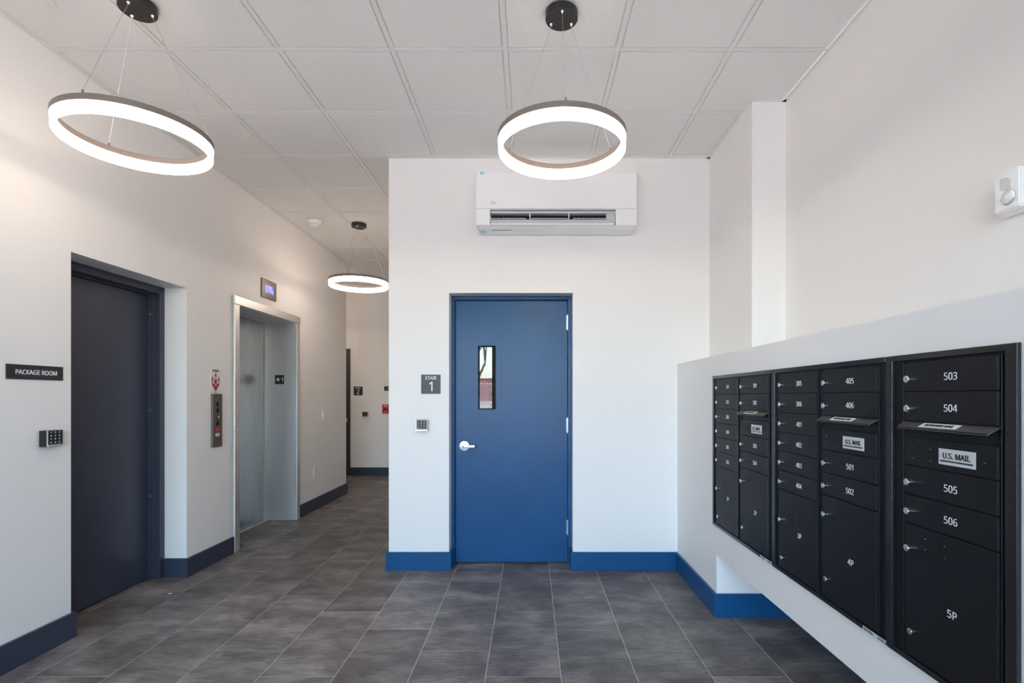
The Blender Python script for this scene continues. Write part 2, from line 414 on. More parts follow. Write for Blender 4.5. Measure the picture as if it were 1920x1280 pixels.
for j in range(len(YS)-1):
    for i in range(len(XS)-1):
        a0, a1, c0, c1 = XS[i], XS[i+1], YS[j], YS[j+1]
        lo, hi = ceil_x(c0, c1)
        if c0 < YE < c1: lo = -5.2
        if a1 <= lo+.015 or a0 >= hi-.015: continue
        a0, a1 = max(a0, lo), min(a1, hi)
        hx, hy = (a1-a0)/2-.0085, (c1-c0)/2-.0085
        if hx < .01 or hy < .01: continue
        whole = abs(a1-a0-.61) < 1e-5 and abs(c1-c0-.61) < 1e-5
        if whole and tile_full:
            o = tile_full.copy(); COL.objects.link(o); o.parent = ce
        else:
            bb = B(); bb.box(-hx, hx, -hy, hy, .008, .03)
            tx, ty = hx-.010, hy-.010
            if tx > .01 and ty > .01: bb.box(-tx, tx, -ty, ty, .0015, .008, .002, 1)
            o = bb.build('ceiling_tile', M['ceiling'], ce, smooth=False)
            if whole: tile_full = o
        o.location = ((a0+a1)/2, (c0+c1)/2, CEIL)
# wall angle around the ceiling
b = B(); z0, z1 = CEIL-.003, CEIL-.0005; t = .022
b.box(XL, XL+t, YF, YE, z0, z1); b.box(XC, 1.403, YB-t, YB, z0, z1); b.box(1.403-t, 1.403, 3.256, YB, z0, z1)
b.box(1.403, XR, 3.256-t, 3.256, z0, z1); b.box(XR-t, XR, YF, 3.256, z0, z1); b.box(XC-t, XC, YB, YH, z0, z1); b.box(-5.2, XC, YH-t, YH, z0, z1)
b.build('trim_1', M['grid'], smooth=False, kind=W)

# baseboards
BH, BT = .142, .018
def baseb(name, segs, m):
    b = B()
    for s in segs: b.box(*s, 0, BH, .0015, 1)
    b.build(name, m, smooth=False, kind=W)
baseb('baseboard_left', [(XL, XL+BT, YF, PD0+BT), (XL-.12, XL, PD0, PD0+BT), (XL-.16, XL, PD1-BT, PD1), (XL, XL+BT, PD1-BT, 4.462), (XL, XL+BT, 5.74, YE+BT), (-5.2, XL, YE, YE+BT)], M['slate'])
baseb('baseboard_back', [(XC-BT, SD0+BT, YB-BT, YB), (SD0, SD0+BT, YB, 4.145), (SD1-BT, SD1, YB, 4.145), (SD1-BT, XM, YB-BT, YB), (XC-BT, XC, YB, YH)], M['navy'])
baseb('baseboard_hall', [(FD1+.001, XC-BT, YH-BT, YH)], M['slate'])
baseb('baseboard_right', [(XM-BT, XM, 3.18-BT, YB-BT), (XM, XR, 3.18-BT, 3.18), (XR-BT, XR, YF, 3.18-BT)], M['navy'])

# ------------------------------------------------------------------ doors
def lever(parent, u, v, w, m, flip=1):
    """rose with a lever; sub-parts of the handle"""
    h = B().cyl((u, v, w), .042, .009, seg=32, bevel=.003).cyl((u-.003, v, w+.009), .018, .03, seg=24).build('door_handle', m, parent, label='chrome lever door handle')
    bb = B(); bb.box(u-.012, u+flip*.092, v-.012, v+.012, w+.038, w+.054, .004)
    bb.box(u+flip*.084, u+flip*.092, v-.012, v+.012, w+.008, w+.045, .002)
    bb.cyl((u, v, w+.030), .016, .026, seg=24, bevel=.003)
    bb.build('lever', m, h)
    B().cyl((u-.001, v, w+.056), .006, .0015, seg=16).build('keyhole', M['dark'], h)
def hollow_frame(parent, W_, T_, wf, m, face=.05):
    """hollow-metal frame inside an opening of width W_ and top T_, front face at w=wf; local v measured from the floor"""
    b = B()
    b.box(.001, face*.55, 0, T_-.001, wf-.055, wf, .002); b.box(W_-face*.55, W_-.001, 0, T_-.001, wf-.055, wf, .002)
    b.box(face*.55, W_-face*.55, T_-face*.55, T_-.001, wf-.055, wf, .002)
    b.build('door_frame', m, parent, smooth=False)
# door_1: package room door, recessed in the left wall
d = thing('door_1', frame((XL, PD0, 0), 'left'), kind=W)
Wd = PD1-PD0
b = B()
for u0, u1, w0, w1 in ((.001, .052, -.265, -.165), (Wd-.052, Wd-.001, -.265, -.165), (.052, .062, -.265, -.232), (Wd-.062, Wd-.052, -.265, -.232), (.0521, .056, -.232, -.21), (Wd-.056, Wd-.0521, -.232, -.21)):
    b.box(u0, u1, 0, PDT-.001, w0, w1, .0015, 1)
b.box(.052, Wd-.052, PDT-.052, PDT-.001, -.265, -.165, .0015, 1); b.box(.062, Wd-.062, PDT-.064, PDT-.052, -.265, -.225, .0015, 1)
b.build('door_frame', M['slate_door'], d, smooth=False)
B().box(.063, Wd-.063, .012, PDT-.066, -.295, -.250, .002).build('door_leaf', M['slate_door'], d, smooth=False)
for v in (.62, 1.26, 1.97): B().cyl((Wd-.057, v, -.2319), .007, .002, seg=12).build('screw', M['satin'], d)
# door_2: stair 1 door, navy with vision lite
d = thing('door_2', frame((SD0, YB, 0), 'back'), kind=W)
Wd = SD1-SD0
b = B()
b.box(.001, .025, 0, SDT-.001, -.200, -.125, .002); b.box(Wd-.029, Wd-.001, 0, SDT-.001, -.200, -.125, .002)
b.box(.025, Wd-.029, SDT-.030, SDT-.001, -.200, -.125, .002)
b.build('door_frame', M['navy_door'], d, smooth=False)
lf0, lf1, lft = .029, Wd-.034, SDT-.034
vis = (-.428-SD0, -.284-SD0, H-.106, H+.414)
b = B()
zz = (-.200, -.155)
b.box(lf0, vis[0], .012, lft, *zz); b.box(vis[1], lf1, .012, lft, *zz); b.box(vis[0], vis[1], .012, vis[2], *zz); b.box(vis[0], vis[1], vis[3], lft, *zz)
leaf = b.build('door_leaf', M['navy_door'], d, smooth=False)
o0, o1, p0, p1 = -.468-SD0, -.247-SD0, H-.147, H+.4605
b = B()
b.prism([(o0, p0), (vis[0], vis[2]), (vis[0], vis[3]), (o0, p1)], -.1549, -.1490); b.prism([(o1, p0), (o1, p1), (vis[1], vis[3]), (vis[1], vis[2])], -.1549, -.1490)
b.prism([(o0, p1), (vis[0], vis[3]), (vis[1], vis[3]), (o1, p1)], -.1549, -.1490); b.prism([(o0, p0), (o1, p0), (vis[1], vis[2]), (vis[0], vis[2])], -.1549, -.1490)
tr_ = b.build('vision_trim', M['navy_door'], leaf, smooth=False)
b = B()  # black strips that paint the shadow line around the vision trim
for r_ in ((o0-.0022, o0+.004, p0-.0022, p1+.0022), (o1-.004, o1+.0022, p0-.0022, p1+.0022), (o0, o1, p0-.0022, p0+.004), (o0, o1, p1-.004, p1+.0022)): b.box(*r_, -.1552, -.1545)
b.build('trim_reveal', M['black'], leaf, smooth=False)
b = B(); g = .0085
b.box(vis[0], vis[0]+g, vis[2], vis[3], -.185, -.1508); b.box(vis[1]-g, vis[1], vis[2], vis[3], -.185, -.1508)
b.box(vis[0]+g, vis[1]-g, vis[2], vis[2]+g, -.185, -.1508); b.box(vis[0]+g, vis[1]-g, vis[3]-g, vis[3], -.185, -.1508)
b.build('glazing_gasket', M['dark'], leaf, smooth=False)
B().box(vis[0]+.001, vis[1]-.001, vis[2]+.001, vis[3]-.001, -.180, -.176).build('vision_glass', M['mirror_glass'], leaf, smooth=False)
b = B()          # diamond wire in the glass
gw, gh = vis[1]-vis[0]-.012, vis[3]-vis[2]-.012; st = .026
ox, oy = vis[0]+.006, vis[2]+.006
k = -gh
while k < gw:
    for sgn in (1, -1):
        x0, x1 = max(k, 0), min(k+gh, gw)
        if x1-x0 > .002:
            if sgn == 1: b.tube((ox+x0, oy+x0-k, -.1745), (ox+x1, oy+x1-k, -.1745), .00045, 4)
            else: b.tube((ox+x0, oy+gh-(x0-k), -.1745), (ox+x1, oy+gh-(x1-k), -.1745), .00045, 4)
    k += st
b.build('wire_mesh', M['wire'], leaf, smooth=False)
lever(leaf, -.541-SD0, H-.4037, -.155, M['satin'])
for z in (H+.602, H-.234, H-1.064):
    hb = B()
    for q in range(5): hb.cyl((lf1+.004, z-.0575+q*.023, -.148), .0085, .0222, axis='y', seg=14)
    hb.box(lf1-.006, lf1+.006, z-.0575, z+.0575, -.156, -.150)
    hb.cyl((lf1+.004, z+.0575, -.148), .006, .006, axis='y', seg=12); hb.cyl((lf1+.004, z-.0635, -.148), .006, .006, axis='y', seg=12)
    hb.build('hinge', M['satin'], d)
# door_3: far stair 2 door at the end of the corridor
d = thing('door_3', frame((FD0, YH, 0), 'back'), kind=W)
Wd = FD1-FD0
b = B(); b.box(.001, .05, 0, FDT-.001, -.12, .012, .002); b.box(Wd-.05, Wd-.001, 0, FDT-.001, -.12, .012, .002); b.box(.05, Wd-.05, FDT-.05, FDT-.001, -.12, .012, .002)
b.build('door_frame', M['brown_door'], d, smooth=False)
lf = B().box(.052, Wd-.052, .01, FDT-.052, -.09, -.045).build('door_leaf', M['brown_door'], d, smooth=False)
lever(lf, Wd-.10, H-.405, -.045, M['satin'], flip=-1)

# ------------------------------------------------------------------ elevator
ev = thing('elevator_entrance', frame((XL, EL0, 0), 'left'), 'brushed stainless steel elevator entrance with closed doors set in the left wall', 'elevator')
We = EL1-EL0
b = B(); b.box(-.074, 0, 0, ELT, .001, .020, .002); b.box(-.012, 0, 0, ELT, -.34, .001)
b.build('door_jamb', M['steel'], ev, smooth=False)
b = B(); b.box(We, We+.072, 0, ELT, .001, .020, .002); b.box(We-.004, We-.001, 0, ELT-.001, -.34, .001)
b.build('door_jamb', M['steel'], ev, smooth=False)
b = B(); b.box(-.078, We+.076, ELT+.002, ELT+.078, .001, .026, .003); b.box(0, We-.004, ELT-.004, ELT-.0005, -.34, .001)
b.build('header', M['steel'], ev, smooth=False)
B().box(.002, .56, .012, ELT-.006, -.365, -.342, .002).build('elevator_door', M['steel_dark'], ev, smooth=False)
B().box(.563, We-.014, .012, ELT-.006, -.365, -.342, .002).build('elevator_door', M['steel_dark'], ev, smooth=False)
B().box(.002, We-.004, .0, ELT-.005, -.378, -.372).build('shaft_lining', M['dark'], ev, smooth=False)
b = B(); b.box(.002, We-.006, .0005, .008, -.37, -.30)
b.build('sill', M['satin'], ev, smooth=False)
B().cyl((-.030, H-.285, .020), .009, .004, seg=16, bevel=.001).build('key_switch', M['chrome'], ev)

def star(b, u, v, r, w0, w1):
    pts = [(u+(r if k % 2 == 0 else r*.42)*math.sin(k*math.pi/5), v+(r if k % 2 == 0 else r*.42)*math.cos(k*math.pi/5)) for k in range(10)]
    b.prism(pts, w0, w1)
s = thing('floor_number_sign', frame((-2.7655, EL1-.004, H+.186), 'back'), 'small square black sign with white star and 1 on elevator jamb', 'sign')
B().box(-.051, .051, -.050, .050, 0, .002, .0006, 1).build('sign_plate', M['sign'], s, smooth=False)
b = B(); star(b, -.016, 0, .027, .002, .0026); b.text('1', .062, .030, 0, .0026, .02)
b.build('lettering', M['white'], s, smooth=False, label='white star and numeral 1')

# hall call station
s = thing('elevator_call_panel', frame((XL, 4.167, H-.4137), 'left'), 'tall grey metal elevator call panel with round buttons and red key button', 'control panel')
B().box(0, .127, 0, .435, 0, .016, .002).build('face_plate', M['bronze'], s, smooth=False)
for v, nm, mm in ((.348, 'call_button', 'dark'), (.299, 'call_button', 'dark'), (.191, 'call_button', 'dark')):
    B().cyl((.062, v, .016), .0205, .0012, seg=24).build(nm, M[mm], s)
ks = B().cyl((.062, .245, .016), .0205, .0015, seg=24).build('key_switch', M['black'], s)
B().cyl((.064, .245, .0175), .011, .006, seg=20, bevel=.001).build('key_cylinder', M['chrome'], ks)
B().cyl((.060, .134, .016), .020, .006, seg=24, bevel=.002).cyl((.060, .134, .022), .010, .006, seg=20).build('emergency_button', M['red'], s, label='red round button')
lb = B().box(.034, .086, .086, .112, .016, .0168).build('small_label', M['paper'], s, smooth=False)
B().text('FIRE', .011, .06, .099, .0172).build('lettering', M['ink'], lb, smooth=False)

# fire emblem card
s = thing('fire_safety_card', frame((XL, 4.160, H+.023), 'left'), 'white card with red three tongued flame emblem above the elevator call panel', 'sign')
cardw, cardh = .134, .203
B().box(0, cardw, 0, cardh, 0, .0015).build('card', M['paper'], s, smooth=False)
b = B()
def flame(cx, cy, w, h, lean=0):
    pts = [(cx+lean, cy+h), (cx+w*.28, cy+h*.72), (cx+w*.52, cy+h*.42), (cx+w*.38, cy+h*.14), (cx, cy-h*.02), (cx-w*.38, cy+h*.14), (cx-w*.52, cy+h*.42), (cx-w*.28, cy+h*.72)]
    b.prism(pts, .0015, .0020)
flame(.067, .075, .040, .104)
b.prism([(.012, .100), (.022, .070), (.040, .050), (.066, .016), (.064, .050), (.052, .078), (.040, .098), (.033, .118), (.028, .150), (.018, .128)], .0015, .0021)
b.prism([(.122, .100), (.112, .070), (.094, .050), (.068, .016), (.070, .050), (.082, .078), (.094, .098), (.101, .118), (.106, .150), (.116, .128)], .0015, .0021)
b.prism([(.061, .080), (.073, .080), (.070, .035), (.067, .018), (.064, .035)], .0015, .0022)
b.build('flame_emblem', M['red_ink'], s, smooth=False, label='dark red flame emblem')
for ch, cx, cy in (('C', .067, .128), ('S', .036, .096), ('S', .100, .096)):
    e_ = B().cyl((cx, cy, .0022), .0145, .0004, seg=20).build('emblem_disc', M['paper'], s, smooth=False)
    B().text(ch, .024, cx, cy, .0030, .02).build('lettering', M['ink'], e_, smooth=False)
b = B()
b.bm.free()
for t_, z_, v_ in (('ELEVATOR FIRE', .011, .193), ('SAFETY SIGN IN USE', .0095, .184), ('ELEV', .010, .008)):
    B().text(t_, z_, .067, v_, .0020, .01).build('lettering', M['ink'], s, smooth=False)

# elevator position indicator
s = thing('position_indicator', frame((XL, 4.936, H+.961), 'left'), 'bronze plate with lit blue display above the elevator', 'display')
B().box(0, .277, 0, .183, 0, .0145, .002).build('face_plate', M['bronze'], s, smooth=False)
sc_ = B().box(.060, .213, .055, .128, .0145, .0155).build('display_screen', M['screen'], s, smooth=False, label='glowing blue violet screen')
B().text('1', .035, .190, .078, .0160, .0).build('floor_digit', M['digit'], sc_, smooth=False)

# ------------------------------------------------------------------ wall signs
s = thing('package_room_sign', frame((XL, 2.536, H+.0875), 'left'), 'long black sign reading PACKAGE ROOM beside the slate door', 'sign')
B().box(0, .309, 0, .075, 0, .005, .0008, 1).build('sign_plate', M['sign'], s, smooth=False)
B().text('PACKAGE ROOM', .0325, .158, .0375, .0054, .018, .93).build('lettering', M['white'], s, smooth=False)
def stair_sign(loc, side, num, label, m):
    s = thing('stair_sign', frame(loc, side), label, 'sign')
    B().box(0, .152, 0, .150, 0, .004, .0008, 1).build('sign_plate', m, s, smooth=False)
    B().text('STAIR', .036, .076, .124, .0044, .018, .95).build('lettering', M['white'], s, smooth=False)
    B().text(num, .100, .076, .058, .0044, .012, .95).build('numeral', M['white'], s, smooth=False)
stair_sign((-.8588, YB, H+.021), 'back', '1', 'square dark grey STAIR 1 sign left of the blue door', M['sign_grey'])
stair_sign((-3.042, YH, H+.021), 'back', '2', 'square black STAIR 2 sign on the far corridor wall', M['sign'])
s = thing('direction_sign', frame((-2.518, YH, H+.100), 'back'), 'narrow black sign with white lettering half hidden on far corridor wall', 'sign')
B().box(0, .30, 0, .074, 0, .004, .0008, 1).build('sign_plate', M['sign'], s, smooth=False)
B().text('TO PARKING', .036, .15, .037, .0044, .018, .95).build('lettering', M['white'], s, smooth=False)

# keypads
def keypad(loc, side, label, depth=.048):
    k = thing('keypad', frame(loc, side), label, 'keypad', 'wall keypads')
    B().box(0, .089, 0, .086, 0, depth-.006, .003).build('housing', M['black'], k, smooth=False)
    b = B(); b.box(-.001, .090, -.002, .087, depth-.006, depth-.002, .001, 1); b.box(.004, .086, -.0015, .010, depth-.002, depth+.001, .0008, 1)
    b.build('metal_bezel', M['satin'], k, smooth=False)
    f = B().box(.004, .087, .0115, .0855, depth-.002, depth, .0008, 1).build('key_panel', M['black'], k, smooth=False)
    b = B()
    for r, row in enumerate(('123', '456', '789', '*0#')):
        for c, ch in enumerate(row): b.text(ch, .0105, .018+c*.024, .076-r*.0178, depth+.0004, .03)
    b.build('key_digits', M['white'], f, smooth=False, kind='stuff')
    return k
keypad((XL, 2.7087, H-.267), 'left', 'black keypad with silver edge under the PACKAGE ROOM sign')
keypad((-.893, YB, H-.268), 'back', 'small black keypad on the wall left of the blue door', .038)
keypad((-2.885, YH, H-.35), 'back', 'tiny looking black keypad on the far corridor wall', .038)

# fire alarm pull station
s = thing('fire_alarm_pull', frame((-2.543, YH, H-.287), 'back'), 'red fire alarm pull station on far corridor wall', 'fire alarm')
B().box(0, .122, 0, .150, 0, .040, .006).build('housing', M['red'], s, smooth=False)
B().box(.026, .092, .055, .085, .040, .054, .004).build('pull_bar', M['black'], s, smooth=False)
B().text('FIRE', .030, .06, .122, .0405, .03).build('lettering', M['white'], s, smooth=False)
B().text('PULL', .020, .06, .028, .0405, .03).build('lettering', M['white'], s, smooth=False)

# switch and outlet
s = thing('light_switch', frame((XL, 6.385, H-.289), 'left'), 'white rocker light switch on the wall right of the elevator', 'switch')
B().box(0, .075, 0, .124, 0, .006, .002).build('cover_plate', M['plastic'], s, smooth=False)
B().box(.021, .054, .028, .096, .006, .010, .0015).build('rocker', M['plastic'], s, smooth=False)
s = thing('wall_outlet', frame((XL, 6.125, H-.970), 'left'), 'white double power outlet low on the wall right of the elevator', 'outlet')
B().box(0, .077, 0, .124, 0, .006, .002).build('cover_plate', M['plastic'], s, smooth=False)
rc = B().box(.021, .056, .026, .098, .006, .009, .0015).build('receptacle', M['plastic'], s, smooth=False)
b = B()
for v in (.045, .080):
    for u in (.031, .044): b.box(u, u+.0025, v-.004, v+.005, .0088, .0094)
b.build('socket_slots', M['ink'], rc, smooth=False, kind='stuff')

# ------------------------------------------------------------------ ceiling devices
def sprinkler(x, y, label):
    s = thing('sprinkler_cover', Matrix.Translation((x, y, CEIL)), label, 'sprinkler', 'flat round sprinkler covers')
    B().lathe((0, 0, 0), [(.040, 0), (.042, -.004), (.040, -.0065), (.036, -.007)], 32).build('cover_disc', M['grid'], s)
    B().cyl((0, 0, -.002), .034, .0015, seg=32).build('escutcheon', M['plastic'], s)
sprinkler(-2.300, 2.430, 'flat round sprinkler cover in the ceiling at the upper left corner')
sprinkler(-2.299, 4.893, 'flat round sprinkler cover in the ceiling before the smoke detector')
sprinkler(-2.300, 7.36, 'flat round sprinkler cover in the ceiling behind the far ring lamp')
s = thing('smoke_detector', Matrix.Translation((-2.295, 5.47, CEIL-.003)), 'white round smoke detector on the corridor ceiling', 'smoke detector')
B().lathe((0, 0, 0), [(.080, 0), (.080, -.008), (.068, -.018), (.056, -.034), (.054, -.038)], 40).build('housing', M['plastic'], s)
B().lathe((0, 0, 0), [(.050, -.037), (.050, -.043)], 40).build('sensor_gap', M['dark'], s)
B().lathe((0, 0, 0), [(.053, -.042), (.050, -.050), (.035, -.054)], 40).build('sensor_cap', M['plastic'], s)
B().sphere((.05, -.042, -.030), .004).build('indicator_lamp', M['white'], s)

def ring_lamp(x, y, label):
    s = thing('ring_pendant_lamp', Matrix.Translation((x, y, 0)), label, 'lamp', 'ring pendant lamps')
    zb = H+1.184
    B().lathe((0, 0, 0), [(.0785, CEIL-.003), (.0785, CEIL-.036), (.0765, CEIL-.039), (.002, CEIL-.039)], 48).build('canopy', M['canopy'], s)
    can = s.children[0]
    # warm glowing diffuser, open ring of square section
    B().lathe((0, 0, 0), [(.3075, zb+.053), (.3075, zb+.004), (.3045, zb), (.2935, zb), (.2905, zb+.004), (.2905, zb+.053)], 128, True).build('diffuser', M['lit'], s, label='glowing white ring diffuser')
    cap = B().lathe((0, 0, 0), [(.311, zb+.051), (.311, zb+.077), (.309, zb+.079), (.289, zb+.079), (.287, zb+.077), (.287, zb+.051)], 128, True).build('metal_ring', M['ring_cap'], s)
    for q in range(3):
        a = math.radians(-90+120*q); rx, ry = math.cos(a), math.sin(a)
        B().cyl((.300*rx, .300*ry, zb+.079), .0045, .017, seg=12, bevel=.001).build('cable_grip', M['ring_cap'], cap)
        B().cyl((.057*rx, .057*ry, CEIL-.0475), .0045, .0085, r2=.0085, seg=16).build('ceiling_grip', M['chrome'], can)
        B().tube((.300*rx, .300*ry, zb+.095), (.057*rx, .057*ry, CEIL-.0465), .0010, 6).build('suspension_cable', M['wire'], s)
ring_lamp(.1506, 2.50, 'glowing ring pendant lamp hanging in front of the white air conditioner')
ring_lamp(-1.870, 2.444, 'largest looking glowing ring pendant lamp, hanging at the upper left')
ring_lamp(-1.862, 5.57, 'small looking glowing ring pendant lamp at the far end of the corridor')

ring_lamp(.1506, -.62, 'ring pendant lamp of the front row on the right, behind the camera')  # lamp added out of view to lift the room and ceiling light
ring_lamp(-3.75, 7.95, 'ring pendant lamp round the corner at the end of the corridor')  # lamp added out of view to brighten the dim far corridor
# ------------------------------------------------------------------ air conditioner
ac = thing('air_conditioner', frame((-.4075, YB, H+1.272), 'back'), 'white wall mounted split air conditioner above the blue door', 'air conditioner')
AW, AH, AD = 1.1945, .392, .22
v1 = .120                                          # bottom of the front panel
op0, op1 = .105, 1.040
b = B()
b.box(0, AW, v1, AH-.004, .001, AD-.012, .004)           # upper body
b.box(0, op0, .0, v1, .001, AD-.004, .003); b.box(op1, AW, .0, v1, .001, AD-.004, .003)
b.box(op0, op1, -.000, v1, .001, AD-.085)
b.prism([(.0, .03), (.0, AD-.010), (-.014, AD-.060), (-.014, .03)], .020, AW-.020, 'vw')
b.build('body', M['plastic'], ac, smooth=False)
fp = B().box(.001, AW-.001, v1+.003, AH, AD-.012, AD, .004).build('front_panel', M['plastic'], ac, smooth=False)
b = B(); b.text('CH', .020, .128, v1+.047, AD+.0004, .01, 1.25); b.box(.102, .152, v1+.0335, v1+.0345, AD, AD+.0005)
b.build('logo', M['grey_print'], fp, smooth=False)
B().text('55', .034, .585, v1+.130, AD+.0004, .01).build('temperature_digits', M['faint'], fp, smooth=False)
B().box(op0+.004, op1-.060, .052, .098, AD-.0852, AD-.083).build('air_outlet', M['dark'], ac, smooth=False, label='black air outlet slot')
b = B(); b.box(op0+.002, op1-.002, .096, .112, AD-.084, AD-.030); b.box(op1-.064, op1-.002, .02, .1, AD-.084, AD-.04)
b.build('outlet_lining', M['plastic_grey'], ac, smooth=False)
b = B()
for k in range(24): b.box(op0+.02+k*.036, op0+.0225+k*.036, .055, .094, AD-.084, AD-.070)
b.build('fin', M['sign'], ac, smooth=False, kind='stuff')
for u in (.402, .693):
    B().box(u-.003, u+.003, .046, .104, AD-.066, AD-.026, .001, 1).cyl((u, .078, AD-.030), .006, .006, seg=12).build('stay', M['plastic'], ac)
for a0, a1 in ((op0+.006, .370), (.412, .682), (.725, op1-.01)):
    b = B(); b.box(a0, a1, .057, .0605, AD-.034, AD-.030); b.box(a0, a0+.003, .050, .060, AD-.034, AD-.030); b.box(a1-.003, a1, .050, .060, AD-.034, AD-.030)
    b.build('wire_guide', M['plastic'], ac, smooth=False)
B().prism([(.050, AD-.075), (.050, AD-.030), (.020, AD-.016), (.018, AD-.022), (.046, AD-.075)], op0+.004, op1-.006, 'vw').build('louver', M['plastic_grey'], ac, smooth=False)
B().prism([(.012, AD-.060), (.012, AD+.000), (.001, AD+.002), (.001, AD-.060)], op0+.006, op1-.012, 'vw').build('louver', M['plastic'], ac, smooth=False)
B().box(.032, .062, AH-.018, AH+.001, AD, AD+.0008).box(.032, .062, AH+.0002, AH+.001, AD-.02, AD).build('tape', M['tape'], ac, smooth=False, label='pale blue tape tab')
B().box(.022, .068, -.0150, -.0142, AD-.15, AD-.085).build('tape', M['tape'], ac, smooth=False, label='pale blue tape tab')
B().box(.11, .26, -.0150, -.0142, AD-.085, AD-.068).build('print', M['grey_print'], ac, smooth=False)

# ------------------------------------------------------------------ horn strobe on right wall
s = thing('fire_alarm_strobe', frame((XR, 1.742, H+.597), 'right'), 'white fire alarm horn strobe at the right edge of the upper wall', 'fire alarm')
b = B(); b.box(.004, .170, .004, .140, 0, .030, .012, 3)
b.build('back_box', M['plastic'], s)
b = B(); b.prism([(.030, .010), (.115, .010), (.120, .020), (.120, .128), (.112, .136), (.062, .136), (.030, .112)], .030, .072)
bmesh.ops.bevel(b.bm, geom=b.bm.edges[:], offset=.004, segments=2, affect='EDGES')
hs = b.build('horn_housing', M['plastic'], s)
b = B()
for r in range(7):
    for c in range(6):
        if 1 <= r+c <= 10: b.cyl((.054+c*.0065, .078+r*.006-c*.0015, .0722), .0018, .0006, seg=8)
b.build('grille_holes', M['grey_print'], hs, kind='stuff')
ln = B().cyl((.082, .046, .072), .024, .003, seg=32, bevel=.001).build('lens_ring', M['chrome'], hs)
B().sphere((.082, .046, .074), .020, (1, 1, .5), 24).build('strobe_lens', mat('strobe_lens', (.75, .76, .74), .08, spec=.8), hs)
B().box(.128, .166, .016, .128, .030, .060, .006).build('side_cover', M['plastic'], s)

# ------------------------------------------------------------------ mailboxes
# proto meshes shared by copies
def proto(b, name, m, smooth=True):
    o = b.build(name, m, None, smooth); me = o.data; bpy.data.objects.remove(o); return me
lock_me = proto(B().cyl((0, 0, 0), .0088, .0085, seg=24).cyl((0, 0, .0085), .0108, .0075, seg=28, bevel=.0016), 'lock', M['chrome'])
face_me = proto(B().cyl((0, 0, .0160), .0072, .0006, seg=20), 'lock_face', M['satin'])
slot_me = proto(B().box(-.0011, .0011, -.0045, .0045, .0163, .0169), 'keyway', M['grey_print'], False)
knob_me = proto(B().cyl((0, 0, 0), .0065, .006, seg=20).cyl((0, 0, .006), .0098, .0045, seg=28, bevel=.0015), 'door_knob', M['chrome'])
screw_me = proto(B().cyl((0, 0, 0), .0043, .0016, seg=14).sphere((0, 0, .0014), .0042, (1, 1, .55), 12), 'screw', M['bolt'])
hole_me = proto(B().cyl((0, 0, 0), .0085, .0006, seg=20), 'keyhole', M['dark'])
def inst(me, parent, u, v, w, name=None):
    o = bpy.data.objects.new(name or me.name, me); COL.objects.link(o); o.parent = parent; o.location = (u, v, w); return o
WF, WD = .0035, .0105      # frame face, door face
DW = .318
ZT, PITCH, ZBOT = .101, .0872, -.778
def mail_door(unit, u0, v1, v0, num, parcel=None, Wd=DW):
    g = .0016
    d = B().box(u0+g, u0+Wd-g, v0+g, v1-g, WF, WD, .0012, 2).build('parcel_door' if parcel else 'mailbox_door', M['enamel'], unit, smooth=False)
    # hinge-side folded edge strip
    B().box(u0+Wd-.0078, u0+Wd-.0028, v0+.003, v1-.003, WD, WD+.0011, .0004, 1).build('door_lip', M['edge'], d, smooth=False)
    cu = u0+.172 if parcel is None else u0+.177
    cv = (v0+v1)/2-.002 if parcel is None else parcel[2]
    B().text(num, .0285 if parcel is None else .030, cu, cv, WD+.0004, .0, .98).build('number', M['white'], d, smooth=False)
    lv = (v0+v1)/2-.006 if parcel is None else parcel[0]
    l = inst(lock_me, d, u0+.027, lv, WD); 
    inst(face_me, d, u0+.027, lv, WD); inst(slot_me, d, u0+.027, lv, WD)
    if parcel:
        inst(knob_me, d, u0+.033, parcel[1], WD)
        c = parcel[3]
        for du, dv in ((.084, .016), (.084, -.015), (.154, .016), (.154, -.016)): inst(screw_me, d, u0+du, c+dv, WD)
        inst(hole_me, d, u0+.119, c-.002, WD)
